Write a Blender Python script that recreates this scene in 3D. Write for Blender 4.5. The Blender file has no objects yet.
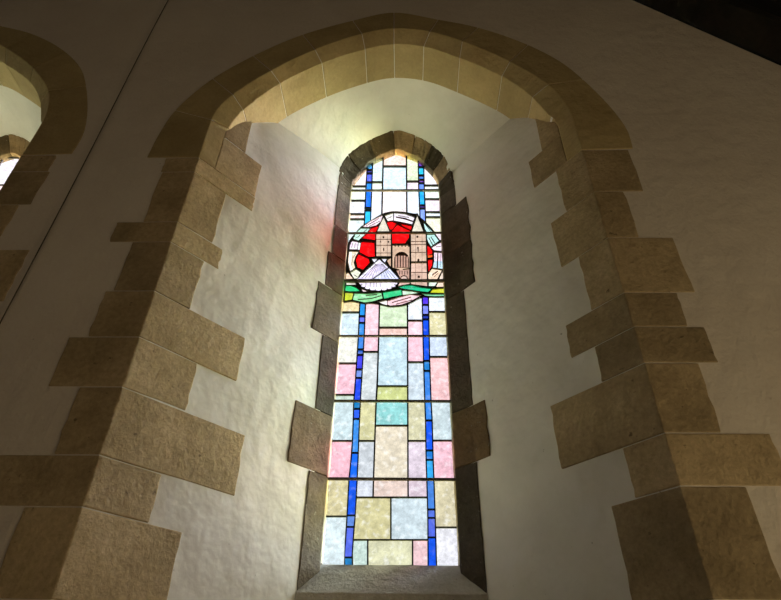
import bpy, bmesh, math, random
from mathutils import Vector, Matrix
from mathutils.geometry import delaunay_2d_cdt
random.seed(7)
S = bpy.context.scene
C = S.collection

# ------------------------------------------------------------------ camera
F_PX, TH, ROLL, YAW = 568.0, math.radians(36.9015), math.radians(1.0409), math.radians(-1.9483)
EYE = Vector((0.0401, -1.8, 1.55))
FW = Vector((math.sin(YAW)*math.cos(TH), math.cos(YAW)*math.cos(TH), math.sin(TH)))
R0 = Vector((math.cos(YAW), -math.sin(YAW), 0)); U0 = R0.cross(FW)
RT = R0*math.cos(ROLL)+U0*math.sin(ROLL); UP = -R0*math.sin(ROLL)+U0*math.cos(ROLL)
cd = bpy.data.cameras.new('camera'); cam = bpy.data.objects.new('camera', cd); C.objects.link(cam)
cd.sensor_width = 36; cd.lens = F_PX/781*36; cd.clip_start = .05
cam.matrix_world = Matrix(((RT.x, UP.x, -FW.x, EYE.x), (RT.y, UP.y, -FW.y, EYE.y), (RT.z, UP.z, -FW.z, EYE.z), (0, 0, 0, 1)))
S.camera = cam

def ray(px, py): return FW*F_PX+RT*(px-390.5)-UP*(py-300)
def P(px, py, Y=0.0):
    """point of the plane y=Y seen at this place of the photograph (used to read off real sizes)"""
    r = ray(px, py); return EYE+r*((Y-EYE.y)/r.y)

# ------------------------------------------------------------------ main measures (metres)
YF, YM, YG, YOUT = .70, .78, .82, .93      # frame front, end of the frame chamfer, glass, outer wall skin
XL, XR = -.9825, .9024                      # arrises of the embrasure in the wall face
FL, FR = -.396, .355                        # where the splayed jambs meet the window frame
CH, GS = .067, .298                         # chamfer depth and depth of the arch stones
DXL = P(43, 123).x-XR                       # the neighbouring window, one bay to the left

def jamb_x(Y, s): return XL+(FL-XL)*Y/YF if s < 0 else XR+(FR-XR)*Y/YF
def J(px, py, s):
    """point of the splayed jamb plane seen at this place"""
    a = Vector((XL if s < 0 else XR, 0, 0)); b = Vector((FL if s < 0 else FR, YF, 0)); dd = (b-a).normalized()
    n = Vector((dd.y, -dd.x, 0)); r = ray(px, py); t = (a-EYE).dot(n)/r.dot(n); p = EYE+r*t
    return (Vector((p.x, p.y, 0))-a).dot(dd), p.z
def jdir(s):
    a = Vector((XL if s < 0 else XR, 0, 0)); b = Vector((FL if s < 0 else FR, YF, 0)); return (b-a).normalized()

# ------------------------------------------------------------------ materials
def newmat(name):
    m = bpy.data.materials.new(name); m.use_nodes = True; nt = m.node_tree; nt.nodes.clear(); return m, nt
def N(nt, typ, **kw):
    n = nt.nodes.new(typ)
    for k, v in kw.items():
        if k.startswith('i_'):
            key = k[2:].replace('_', ' ')
            n.inputs[key].default_value = v
        else: setattr(n, k, v)
    return n
def surface(name, c1, c2, scale=3.0, bump=.3, bscale=25, rough=.9, spots=None, rnd=0.0, fine=.5, bdist=.012, mid=None, spec=.25, attr=None, coarse=.5):
    m, nt = newmat(name); L = nt.links
    out = N(nt, 'ShaderNodeOutputMaterial'); b = N(nt, 'ShaderNodeBsdfPrincipled'); L.new(b.outputs[0], out.inputs[0])
    b.inputs['Roughness'].default_value = rough; b.inputs['Specular IOR Level'].default_value = spec
    tc = N(nt, 'ShaderNodeTexCoord'); oi = N(nt, 'ShaderNodeObjectInfo')
    add = N(nt, 'ShaderNodeVectorMath', operation='ADD'); L.new(tc.outputs['Object'], add.inputs[0])
    if rnd:
        sc = N(nt, 'ShaderNodeVectorMath', operation='SCALE'); cb = N(nt, 'ShaderNodeCombineXYZ')
        for i in range(3): L.new(oi.outputs['Random'], cb.inputs[i])
        L.new(cb.outputs[0], sc.inputs[0]); sc.inputs['Scale'].default_value = 37; L.new(sc.outputs[0], add.inputs[1])
    n1 = N(nt, 'ShaderNodeTexNoise', i_Scale=scale, i_Detail=6.0, i_Roughness=.6); L.new(add.outputs[0], n1.inputs['Vector'])
    r1 = N(nt, 'ShaderNodeValToRGB'); L.new(n1.outputs[0], r1.inputs[0])
    r1.color_ramp.elements[0].position = .32; r1.color_ramp.elements[0].color = (*c1, 1)
    r1.color_ramp.elements[1].position = .68; r1.color_ramp.elements[1].color = (*c2, 1)
    if mid: e = r1.color_ramp.elements.new(.5); e.color = (*mid, 1)
    col = r1.outputs[0]
    if attr:
        at = N(nt, 'ShaderNodeAttribute', attribute_name='col'); mx = N(nt, 'ShaderNodeMix', data_type='RGBA', blend_type='MULTIPLY')
        mx.inputs[0].default_value = 1; L.new(col, mx.inputs[6]); L.new(at.outputs['Color'], mx.inputs[7]); col = mx.outputs[2]
    n2 = N(nt, 'ShaderNodeTexNoise', i_Scale=bscale, i_Detail=8.0, i_Roughness=.7); L.new(add.outputs[0], n2.inputs['Vector'])
    if fine:
        mx = N(nt, 'ShaderNodeMix', data_type='RGBA', blend_type='OVERLAY'); mx.inputs[0].default_value = fine
        L.new(col, mx.inputs[6]); L.new(n2.outputs[0], mx.inputs[7]); col = mx.outputs[2]
    if spots:
        v = N(nt, 'ShaderNodeTexNoise', i_Scale=spots[1], i_Detail=3.0); L.new(add.outputs[0], v.inputs['Vector'])
        rr = N(nt, 'ShaderNodeValToRGB'); L.new(v.outputs[0], rr.inputs[0]); rr.color_ramp.elements[0].position = spots[2]; rr.color_ramp.elements[1].position = spots[2]+.05
        mx = N(nt, 'ShaderNodeMix', data_type='RGBA'); L.new(rr.outputs[0], mx.inputs[0]); L.new(col, mx.inputs[6]); mx.inputs[7].default_value = (*spots[0], 1); col = mx.outputs[2]
    if rnd:
        hs = N(nt, 'ShaderNodeHueSaturation'); mr = N(nt, 'ShaderNodeMapRange', i_To_Min=1-rnd, i_To_Max=1+rnd); L.new(oi.outputs['Random'], mr.inputs[0])
        L.new(mr.outputs[0], hs.inputs['Value']); L.new(col, hs.inputs['Color']); col = hs.outputs[0]
    L.new(col, b.inputs['Base Color'])
    n3 = N(nt, 'ShaderNodeTexNoise', i_Scale=bscale*.18, i_Detail=3.0); L.new(add.outputs[0], n3.inputs['Vector'])
    b1 = N(nt, 'ShaderNodeBump', i_Strength=bump, i_Distance=bdist); L.new(n2.outputs[0], b1.inputs['Height'])
    b2 = N(nt, 'ShaderNodeBump', i_Strength=coarse, i_Distance=bdist*2.5); L.new(n3.outputs[0], b2.inputs['Height']); L.new(b1.outputs[0], b2.inputs['Normal'])
    L.new(b2.outputs[0], b.inputs['Normal'])
    return m
M = {}
M['plaster'] = surface('wall_plaster', (.68, .61, .53), (.79, .73, .65), 1.2, .4, 60, fine=.2, spots=((.25, .2, .15), 45, .74), coarse=.35)
M['white'] = surface('embrasure_plaster', (.70, .69, .65), (.84, .83, .80), 2.0, .15, 35, fine=.15, coarse=.5, spots=((.35, .33, .3), 38, .745))
M['stone'] = surface('sandstone', (.31, .24, .135), (.52, .41, .25), 3.5, .7, 55, rnd=.16, fine=.55, mid=(.42, .325, .19), spots=((.2, .15, .09), 30, .70))
M['archstone'] = surface('arch_sandstone', (.38, .295, .145), (.52, .415, .22), 2.5, .3, 60, rnd=.08, fine=.25)
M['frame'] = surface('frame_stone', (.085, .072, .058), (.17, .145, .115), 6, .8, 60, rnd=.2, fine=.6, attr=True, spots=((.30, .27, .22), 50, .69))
M['sill'] = surface('sill_stone', (.52, .505, .47), (.66, .64, .60), 5, .6, 60, fine=.5, spots=((.42, .4, .36), 70, .68))
M['timber'] = surface('old_timber', (.008, .009, .008), (.03, .024, .018), 4, .8, 30, fine=.5)
M['boards'] = surface('roof_board', (.006, .006, .007), (.014, .012, .01), 4, .6, 30, fine=.4)
M['floor'] = surface('floor_stone', (.08, .07, .06), (.12, .105, .09), 2, .5, 30)
M['lead'] = surface('lead_came', (.012, .011, .011), (.03, .028, .027), 20, .3, 80, rough=.6, fine=.2)
M['bar'] = surface('saddle_bar_iron', (.10, .085, .07), (.20, .17, .14), 30, .4, 80, rough=.6, fine=.3)
M['paint'] = surface('glass_paint', (.06, .025, .02), (.10, .04, .03), 20, .2, 80, fine=.2)
M['fillet'] = surface('mortar_fillet', (.30, .26, .20), (.45, .40, .33), 10, .5, 60, fine=.3)
M['cable'] = surface('black_cable', (.05, .042, .032), (.12, .10, .08), 8, .1, 60, rough=.5, fine=.1)

def glass_mat():
    m, nt = newmat('stained_glass'); L = nt.links
    out = N(nt, 'ShaderNodeOutputMaterial'); at = N(nt, 'ShaderNodeAttribute', attribute_name='col'); tc = N(nt, 'ShaderNodeTexCoord')
    n = N(nt, 'ShaderNodeTexNoise', i_Scale=30.0, i_Detail=8.0, i_Roughness=.75); L.new(tc.outputs['Object'], n.inputs['Vector'])
    rp = N(nt, 'ShaderNodeValToRGB'); L.new(n.outputs[0], rp.inputs[0])
    rp.color_ramp.elements[0].position = .36; rp.color_ramp.elements[0].color = (.62, .62, .62, 1)
    rp.color_ramp.elements[1].position = .62; rp.color_ramp.elements[1].color = (1.0, 1.0, 1.0, 1)
    mx = N(nt, 'ShaderNodeMix', data_type='RGBA', blend_type='MULTIPLY'); mx.inputs[0].default_value = 1
    L.new(at.outputs['Color'], mx.inputs[6]); L.new(rp.outputs[0], mx.inputs[7])
    # clear seedy streaks in the hand-made glass
    n2 = N(nt, 'ShaderNodeTexNoise', i_Scale=34.0, i_Detail=3.0); L.new(tc.outputs['Object'], n2.inputs['Vector'])
    r2 = N(nt, 'ShaderNodeValToRGB'); L.new(n2.outputs[0], r2.inputs[0]); r2.color_ramp.elements[0].position = .54; r2.color_ramp.elements[1].position = .70
    sc = N(nt, 'ShaderNodeMath', operation='MULTIPLY'); L.new(r2.outputs[0], sc.inputs[0]); L.new(at.outputs['Alpha'], sc.inputs[1])
    m2 = N(nt, 'ShaderNodeMix', data_type='RGBA'); L.new(sc.outputs[0], m2.inputs[0]); L.new(mx.outputs[2], m2.inputs[6]); m2.inputs[7].default_value = (1, 1, 1, 1)
    g = N(nt, 'ShaderNodeGamma', i_Gamma=.5); L.new(m2.outputs[2], g.inputs[0])
    tr = N(nt, 'ShaderNodeBsdfTransparent'); tl = N(nt, 'ShaderNodeBsdfTranslucent'); gl = N(nt, 'ShaderNodeBsdfGlossy', i_Roughness=.15)
    L.new(g.outputs[0], tr.inputs[0]); L.new(g.outputs[0], tl.inputs[0])
    a = N(nt, 'ShaderNodeMixShader', i_Fac=.008); L.new(tr.outputs[0], a.inputs[1]); L.new(tl.outputs[0], a.inputs[2])
    b = N(nt, 'ShaderNodeMixShader', i_Fac=.03); L.new(a.outputs[0], b.inputs[1]); L.new(gl.outputs[0], b.inputs[2]); L.new(b.outputs[0], out.inputs[0])
    return m
M['glass'] = glass_mat()

# ------------------------------------------------------------------ object helpers
def tag(o, label=None, cat=None, group=None, kind=None):
    if label: o['label'] = label
    if cat: o['category'] = cat
    if group: o['group'] = group
    if kind: o['kind'] = kind
    return o
def empty(name, loc=(0, 0, 0)):
    o = bpy.data.objects.new(name, None); C.objects.link(o); o.location = loc; o.empty_display_size = .1; return o
def link(name, verts, faces, mat, parent=None, smooth=False, bevel=0, cols=None, col=None, alpha=None):
    me = bpy.data.meshes.new(name); me.from_pydata([tuple(v) for v in verts], [], faces); me.update()
    bm = bmesh.new(); bm.from_mesh(me); bmesh.ops.recalc_face_normals(bm, faces=bm.faces) if cols is None else None
    bm.to_mesh(me); bm.free()
    if cols is not None or col is not None:
        a = me.color_attributes.new('col', 'FLOAT_COLOR', 'CORNER')
        for p in me.polygons:
            c = cols[p.index] if cols is not None else (*col, 1)
            for li in p.loop_indices: a.data[li].color = c
    o = bpy.data.objects.new(name, me); C.objects.link(o); me.materials.append(mat)
    if parent:
        o.parent = parent
        pl = parent.location
        if pl.length > 0: me.transform(Matrix.Translation(-pl))
    if smooth:
        for p in me.polygons: p.use_smooth = True
    if bevel:
        b = o.modifiers.new('bevel', 'BEVEL'); b.width = bevel; b.segments = 2; b.limit_method = 'ANGLE'; b.angle_limit = math.radians(35)
    return o
def loft(name, loops, mat, parent=None, **kw):
    """solid swept through closed loops of equal length, capped at both ends"""
    n = len(loops[0]); v = [p for l in loops for p in l]; f = []
    for i in range(len(loops)-1):
        for k in range(n):
            a = i*n+k; b = i*n+(k+1) % n; f.append((a, b, b+n, a+n))
    f.append(tuple(range(n-1, -1, -1))); f.append(tuple(range((len(loops)-1)*n, len(loops)*n)))
    return link(name, v, f, mat, parent, **kw)
def catmull(pts, n=8):
    out = []; q = [Vector(p) for p in pts]; q = [q[0]*2-q[1]]+q+[q[-1]*2-q[-2]]
    for i in range(1, len(q)-2):
        for k in range(n):
            t = k/n; a, b, c, d = q[i-1:i+3]
            out.append(.5*((2*b)+(c-a)*t+(2*a-5*b+4*c-d)*t*t+(3*b-a-3*c+d)*t**3))
    out.append(q[-2]); return out
def nearest(cur, p):
    p = Vector(p); return min(range(len(cur)), key=lambda i: (cur[i]-p).length)
def resample(cur, i0, i1, n):
    seg = cur[i0:i1+1]; 
    if len(seg) < 2: seg = [cur[i0], cur[min(i0+1, len(cur)-1)]]
    L = [0]
    for a, b in zip(seg, seg[1:]): L.append(L[-1]+(b-a).length)
    out = []
    for k in range(n+1):
        t = L[-1]*k/n; j = max(i for i in range(len(L)) if L[i] <= t+1e-12); j = min(j, len(seg)-2)
        u = (t-L[j])/max(1e-9, L[j+1]-L[j]); out.append(seg[j].lerp(seg[j+1], min(1, u)))
    return out

# ------------------------------------------------------------------ curves of the embrasure arch (world, central bay)
O_PX = [(147, 158), (160, 133), (178, 108), (213, 79), (258, 54), (303, 35), (353, 21), (394, 13), (438, 20), (478, 28), (520, 42), (557, 60), (583, 80), (610, 107), (627, 130), (633, 149)]
A_PX = [(213, 117), (233, 95), (271, 71), (315, 50), (362, 34), (394, 29), (430, 32), (466, 43), (510, 62), (548, 85), (566, 105)]
G_PX = [(228, 128), (243, 110), (280, 83), (322, 63), (365, 49), (394, 44), (427, 47), (460, 58), (502, 76), (530, 95), (552, 118)]
zsl, zsr = P(199, 158).z, P(583, 150.5).z
O3 = catmull([P(x, y) for x, y in O_PX], 10)
A3 = catmull([Vector((XL, 0, zsl))]+[P(x, y) for x, y in A_PX]+[Vector((XR, 0, P(575, 125).z)), Vector((XR, 0, zsr))], 10)
gx0, gx1 = jamb_x(CH, -1), jamb_x(CH, 1)
G3 = catmull([Vector((gx0, CH, zsl))]+[Vector((gx0, CH, P(227, 132, CH).z))]+[P(x, y, CH) for x, y in G_PX]+[Vector((gx1, CH, P(555, 123, CH).z)), Vector((gx1, CH, zsr))], 10)
for p in A3: p.x = max(XL, min(XR, p.x)); p.y = 0
for p in G3: p.x = max(gx0, min(gx1, p.x)); p.y = CH
JO = [(147, 158), (176, 110), (213, 79), (255, 55), (303, 35), (354, 21), (394, 13), (438, 20), (479, 28), (526, 45), (584, 81), (633, 149)]
JA = [(199, 158), (213, 120), (233, 95), (272, 71), (315, 50), (362, 34), (394, 29), (430, 32), (463, 42), (508, 61), (549, 86), (583, 151)]
JG = [None, (228, 128), (243, 110), (280, 83), (322, 63), (365, 49), (394, 44), (425, 47), (460, 58), (502, 76), (533, 98), None]
iO = [nearest(O3, P(*p)) for p in JO]; iA = [nearest(A3, P(*p)) for p in JA]
iG = [0]+[nearest(G3, P(*p, CH)) for p in JG[1:-1]]+[len(G3)-1]
iO[0] = iA[0] = 0; iO[-1] = len(O3)-1; iA[-1] = len(A3)-1
def zc(x):
    """height of the barrel at x"""
    best = [p.z for a, p in ((abs(q.x-x), q) for q in G3)]
    k = min(range(len(G3)), key=lambda i: abs(G3[i].x-x)); return G3[k].z

# window frame curves
FO_PX = [(339, 172), (347, 156.5), (357, 148), (370, 140), (387, 133), (396, 131), (410, 134), (427, 142), (438, 150.5), (447, 162), (451, 175)]
GL_PX = [(356.5, 181), (366.5, 168.8), (372.3, 164), (382.2, 158.8), (396.3, 153.5), (407.3, 157), (418.4, 161.5), (424.2, 166.5), (433, 175.7), (436.9, 182)]
zfs = P(337, 188, YF).z                     # springing of the frame arch
GXL, GXR = P(321.4, 564.8, YG).x, P(459.4, 564.8, YG).x
zgs = P(352.6, 187.5, YG).z
FO3 = catmull([Vector((FL, YF, zfs))]+[P(x, y, YF) for x, y in FO_PX]+[Vector((FR, YF, zfs))], 8)
GO3 = catmull([Vector((GXL, YG, zfs)), Vector((GXL, YG, zgs))]+[P(x, y, YG) for x, y in GL_PX]+[Vector((GXR, YG, zgs)), Vector((GXR, YG, zfs))], 8)
for p in FO3: p.x = max(FL, min(FR, p.x))
for p in GO3: p.x = max(GXL, min(GXR, p.x))
ZSILL = P(390, 565, YG).z; ZFRONT = P(390, 594, YF).z
ZBOT = .95                                   # foot of the embrasure

def inside(poly, x, y):
    c = False; x1, y1 = poly[-1][0], poly[-1][1]
    for p in poly:
        x0, y0 = p[0], p[1]
        if (y0 > y) != (y1 > y) and x < (x1-x0)*(y-y0)/(y1-y0)+x0: c = not c
        x1, y1 = x0, y0
    return c
def planar(regions, eps=1e-5):
    """constrained triangulation of overlapping outlines; every triangle is given the outlines its middle lies in"""
    vs, es = [], []
    for r in regions:
        b = len(vs); n = len(r); vs += [Vector((p[0], p[1])) for p in r]; es += [(b+i, b+(i+1) % n) for i in range(n)]
    v, e, f, ov, oe, of = delaunay_2d_cdt(vs, es, [], 0, eps, False)
    bx = [(min(p[0] for p in r), max(p[0] for p in r), min(p[1] for p in r), max(p[1] for p in r)) for r in regions]
    out = []
    for t in f:
        x = sum(v[i].x for i in t)/3; y = sum(v[i].y for i in t)/3
        out.append([k for k, (a, b, c, d) in enumerate(bx) if a <= x <= b and c <= y <= d and inside(regions[k], x, y)])
    return v, f, out

# ------------------------------------------------------------------ room
H_RIDGE_X = -1.25
e1, e2 = P(632, 0), P(781, 66); slope = (e2.z-e1.z)/(e2.x-e1.x)
def roof_z(x):
    zr = e1.z+slope*(H_RIDGE_X-e1.x); return zr+slope*(x-H_RIDGE_X) if x > H_RIDGE_X else zr-slope*(x-H_RIDGE_X)
X0, X1, YB = -5.2, 3.6, -7.0
def opening(dx):
    pts = [(XL+dx, ZBOT), (XL+dx, zsl)]+[(p.x+dx, p.z) for p in A3[1:-1]]+[(XR+dx, zsr), (XR+dx, ZBOT)]
    out = []
    for p in pts:
        if not out or (Vector(p)-Vector(out[-1])).length > 1e-3: out.append(p)
    return out
rim = [(X0, 0), (X1, 0), (X1, roof_z(X1)), (H_RIDGE_X, roof_z(H_RIDGE_X)), (X0, roof_z(X0))]
v, f, of = planar([rim, opening(0), opening(DXL)])
keep = [t for t, o in zip(f, of) if 0 in o and not (1 in o or 2 in o)]
wall = link('wall_front', [(p.x, 0, p.y) for p in v], [tuple(t) for t in keep], M['plaster'])
tag(wall, kind='structure', label='plastered wall pierced by the pointed windows')
def gl_outline(dx): return [(GXL+dx, ZSILL), (GXL+dx, zgs)]+[(p.x+dx, p.z) for p in GO3[1:-1]]+[(GXR+dx, zgs), (GXR+dx, ZSILL)]
def outer_outline(dx):
    c = ((GXL+GXR)/2+dx, 3.4); return [(x+(.30 if x > c[0] else -.30)*min(1, abs(x-c[0])/.2), z-.25 if z < c[1]-.6 else z+.32) for x, z in gl_outline(dx)]
v, f, of = planar([rim, outer_outline(0), outer_outline(DXL)])
keep = [t for t, o in zip(f, of) if 0 in o and not (1 in o or 2 in o)]
tag(link('outer_wall', [(p.x, YOUT, p.y) for p in v], [tuple(t) for t in keep], M['plaster'], wall), kind='structure')
def box(name, a, b, mat, parent=None, **kw):
    x0, y0, z0 = a; x1, y1, z1 = b
    v = [(x0, y0, z0), (x1, y0, z0), (x1, y1, z0), (x0, y1, z0), (x0, y0, z1), (x1, y0, z1), (x1, y1, z1), (x0, y1, z1)]
    return link(name, v, [(0, 1, 2, 3), (4, 5, 6, 7), (0, 1, 5, 4), (1, 2, 6, 5), (2, 3, 7, 6), (3, 0, 4, 7)], mat, parent, **kw)
tag(box('floor', (X0-.2, YB-.2, -.2), (X1+.2, YOUT, 0), M['floor']), kind='structure')
tag(box('wall_left', (X0-.3, YB, 0), (X0, YOUT, roof_z(X0)+.3), M['plaster']), kind='structure')
tag(box('wall_right', (X1, YB, 0), (X1+.3, YOUT, roof_z(X1)+.3), M['plaster']), kind='structure')
tag(box('wall_rear', (X0, YB-.3, 0), (X1, YB, roof_z(H_RIDGE_X)+.3), M['plaster']), kind='structure')
zr = roof_z(H_RIDGE_X)
sec = [(X0-.3, roof_z(X0-.3)), (H_RIDGE_X, zr), (X1+.3, roof_z(X1+.3)), (X1+.3, roof_z(X1+.3)+.25), (H_RIDGE_X, zr+.25), (X0-.3, roof_z(X0-.3)+.25)]
tag(loft('ceiling', [[(x, y, z) for x, z in sec] for y in (YB-.3, YOUT)], M['boards']), kind='structure')
# rafter lying against the wall under the roof slope, its lower edge hewn and uneven
loops = []
u = Vector((e2.x-e1.x, 0, e2.z-e1.z)).normalized(); nn = Vector((-u.z, 0, u.x)) if u.x*1 > 0 else Vector((u.z, 0, -u.x))
if nn.z < 0: nn = -nn
for k in range(41):
    t = -1.9+k*.11; w = .006*math.sin(k*1.7)+.005*math.sin(k*.63+1)+random.uniform(-.003, .003)
    c = e1+u*t-nn*(w-.012); c.y = 0
    c2 = c+nn*.16
    loops.append([(c.x, -.19, c.z), (c.x, -.002, c.z), (c2.x, -.002, c2.z), (c2.x, -.19, c2.z)])
o = loft('roof_rafter', loops, M['timber'], bevel=.006)
tag(o, 'dark hewn timber rafter sloping down along the top of the wall under the roof', 'roof timber')
# the roof surface is raised clear of the rafter
bpy.data.objects['ceiling'].location.z = .12

# ------------------------------------------------------------------ plaster of an embrasure
def bump_grid(fn, nu, nv, amp, seed, keepedge=True):
    rnd = random.Random(seed); ph = [(rnd.uniform(2, 9), rnd.uniform(2, 9), rnd.uniform(0, 6.3)) for _ in range(6)]
    V, Fc = [], []
    for i in range(nu+1):
        for j in range(nv+1):
            p, n = fn(i/nu, j/nv); a = 0
            for fx, fz, o in ph: a += math.sin(fx*(p.x+p.y)*1.3+fz*p.z*1.1+o)
            w = min(1, i/nu*6, (1-i/nu)*6)
            V.append(p+n*min(.003, amp*(a/6-.15)*.8)*w)
    for i in range(nu):
        for j in range(nv):
            a = i*(nv+1)+j; Fc.append((a, a+1, a+nv+2, a+nv+1))
    return V, Fc
def solid(o, th, away):
    """give a plaster skin its thickness, growing away from the room"""
    m = o.modifiers.new('solid', 'SOLIDIFY'); m.thickness = th; m.offset = -1 if away else 1
def embrasure(dx, parent, seed):
    D = Vector((dx, 0, 0))
    for s in (-1, 1):
        a = Vector((XL if s < 0 else XR, 0, 0)); b = Vector((FL if s < 0 else FR, YF, 0)); d = jdir(s); b = b+d*.03
        n = Vector((d.y, -d.x, 0)); n = n if n.y < 0 else -n
        ztop0 = zsl+1.1
        def fn(u, w, a=a, b=b, n=n):
            p = a.lerp(b, u); zt = ztop0+.05; p = Vector((p.x, p.y, ZBOT-.2+(zt-ZBOT+.2)*w)); return p+D, n
        def zlim(x):   # top edge follows the vault
            return zc(x)+.02
        V, Fc = bump_grid(fn, 26, 110, .007, seed+s)
        V2 = []
        for p in V:
            if p.y > GS: 
                u_ = (p.y-GS)/(YF-GS); top = zjH[s]*(1-u_)+zfs_top[s]*u_+.3
            else: top = zc(p.x-dx)+.01
            V2.append(Vector((p.x, p.y, min(p.z, top))))
        o = link('reveal_plaster', V2, Fc, M['white'], parent, smooth=True); o['kind'] = 'structure'
    # vault of plaster between the arch stones and the window frame
    hl = [Vector((p.x, GS-.01, p.z)) for p in G3 if XJ0-.03 < p.x < XJ1+.03]
    hl = [hl[0]+Vector((-.05, 0, -.01))]+hl+[hl[-1]+Vector((.05, 0, -.01))]; hl = resample(hl, 0, len(hl)-1, 40)
    i0 = next(i for i, p in enumerate(FO3) if p.z >= zfs_top[-1]-.02); i1 = max(i for i, p in enumerate(FO3) if p.z >= zfs_top[1]-.02)
    fl = [FO3[i0]+Vector((-.05, 0, -.02))]+FO3[i0:i1+1]+[FO3[i1]+Vector((.05, 0, -.02))]; fl = resample(fl, 0, len(fl)-1, 40)
    def fn(u, w):
        k = u*40; i = min(39, int(k)); A = hl[i].lerp(hl[i+1], k-i); B = fl[i].lerp(fl[i+1], k-i)
        p = A.lerp(B, w*1.04); e = 1.0
        p = p+Vector((0, 0, .035*math.sin(math.pi*min(1, w))*0.6)); return p+D, Vector((0, 0, 1))
    V, Fc = bump_grid(fn, 60, 24, .004, seed+5)
    o = link('vault_plaster', V, Fc, M['white'], parent, smooth=True); o['kind'] = 'structure'
    # bed of mortar behind the arch stones (chamfer and soffit)
    V, Fc = [], []
    n = len(A3)
    g = resample(G3, 0, len(G3)-1, 120); a = resample(A3, 0, len(A3)-1, 120)
    for i in range(121):
        V += [a[i]+D, g[i]+D, Vector((g[i].x, GS, g[i].z))+D]
    for i in range(120):
        q = i*3; Fc += [(q, q+1, q+4, q+3), (q+1, q+2, q+5, q+4)]
    o = link('arch_mortar', V, Fc, M['white'], parent, smooth=False); o['kind'] = 'structure'
    # apron under the window and the sloping foot of the embrasure
    V = [Vector((XL, 0, ZBOT))+D, Vector((XR, 0, ZBOT))+D, Vector((FR+.03, YF+.03, ZFRONT-.12))+D, Vector((FL-.03, YF+.03, ZFRONT-.12))+D,
         Vector((FR+.03, YF+.03, ZFRONT+.02))+D, Vector((FL-.03, YF+.03, ZFRONT+.02))+D]
    o = link('apron_plaster', V, [(0, 1, 2, 3), (3, 2, 4, 5)], M['white'], parent); o['kind'] = 'structure'
# where the barrel meets the jambs at the back of the arch stones
XJ0, XJ1 = jamb_x(GS, -1), jamb_x(GS, 1)
zjH = {-1: zc(XJ0), 1: zc(XJ1)}
zfs_top = {-1: P(341, 168, YF).z, 1: P(450, 170, YF).z}
embrasure(0, wall, 1); embrasure(DXL, wall, 11)

# ------------------------------------------------------------------ dressed stones
PR = .004
def jit(a): return random.uniform(-a, a)
def quoin(par, dx, s, z0, z1, xo, L, mat=None):
    """corner stone: a face lying in the wall out to xo and a cheek running L into the splayed jamb"""
    g = .0022; z0 += g; z1 -= g
    d = jdir(s); n = Vector((d.y, -d.x, 0)); n = n if n.y < 0 else -n
    a = Vector((XL if s < 0 else XR, 0, 0)); loops = []
    # proud corner
    c = Vector((a.x-s*.0+n.x*PR, -PR, 0))
    K = 6
    for k in range(K+1):
        z = z0+(z1-z0)*k/K; j1 = jit(.004); j2 = jit(.004); cr = Vector((c.x+jit(.0015), c.y+jit(.001), 0))
        e = a+d*(L+j2)
        pts = [Vector((xo+j1, -PR, 0)), cr, e+n*PR, e-n*.06, a-n*.07+Vector((s*.04, .02, 0)), Vector((xo+j1, .06, 0))]
        if s > 0: pts = pts[::-1]
        loops.append([(p.x+dx, p.y, z) for p in pts])
    return loft('quoin_stone', loops, mat or M['stone'], par, bevel=.004)
def cheek(par, dx, s, z0, z1, L0, L1):
    """stone in the jamb only"""
    g = .0022; z0 += g; z1 -= g; d = jdir(s); n = Vector((d.y, -d.x, 0)); n = n if n.y < 0 else -n
    a = Vector((XL if s < 0 else XR, 0, 0)); loops = []
    for k in range(4):
        z = z0+(z1-z0)*k/3; p0 = a+d*L0; p1 = a+d*(L1+jit(.004))
        pts = [p0+n*PR, p1+n*PR, p1-n*.06, p0-n*.06]
        loops.append([(p.x+dx, p.y, z) for p in pts])
    return loft('jamb_stone', loops, M['stone'], par, bevel=.004)
def voussoirs(par, dx):
    D = Vector((dx, 0, 0)); K = len(JO)-1
    for k in range(K):
        n = 10
        o = resample(O3, iO[k], iO[k+1], n); a = resample(A3, iA[k], iA[k+1], n); g = resample(G3, iG[k], iG[k+1], n)
        loops = []
        for i in range(n+1):
            t = i/n; sh = .0022
            # keep a thin mortar joint at both ends
            oo, aa, gg = o[i], a[i], g[i]
            if i == 0: oo, aa, gg = oo+(o[1]-oo).normalized()*sh, aa+(a[1]-aa).normalized()*sh, gg+(g[1]-gg).normalized()*sh
            if i == n: oo, aa, gg = oo+(o[n-1]-oo).normalized()*sh, aa+(a[n-1]-aa).normalized()*sh, gg+(g[n-1]-gg).normalized()*sh
            r = (oo-aa).normalized(); inn = -r
            # chamfer normal, towards the room and the void
            q = (gg-aa).normalized(); tdir = (a[min(i+1, n)]-a[max(i-1, 0)]).normalized(); cn = q.cross(tdir)
            if cn.y > 0: cn = -cn
            gt = (g[min(i+1, n)]-g[max(i-1, 0)]).normalized(); gn = gt.cross(Vector((0, 1, 0)))
            ctr = Vector((-.04, gg.y, 3.6)); 
            if gn.dot(ctr-gg) < 0: gn = -gn
            p = [oo+Vector((0, -PR, 0)), aa+Vector((0, -PR, 0))+cn*.001, gg+cn*PR*.4+gn*PR*.6, Vector((gg.x, GS, gg.z))+gn*PR,
                 Vector((gg.x, GS, gg.z))-gn*.05, aa+Vector((0, .10, 0))+r*.08, oo+Vector((0, .06, 0))]
            loops.append([x+D for x in p])
        v = loft('voussoir', loops, M['archstone'], par, bevel=.004)

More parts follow.
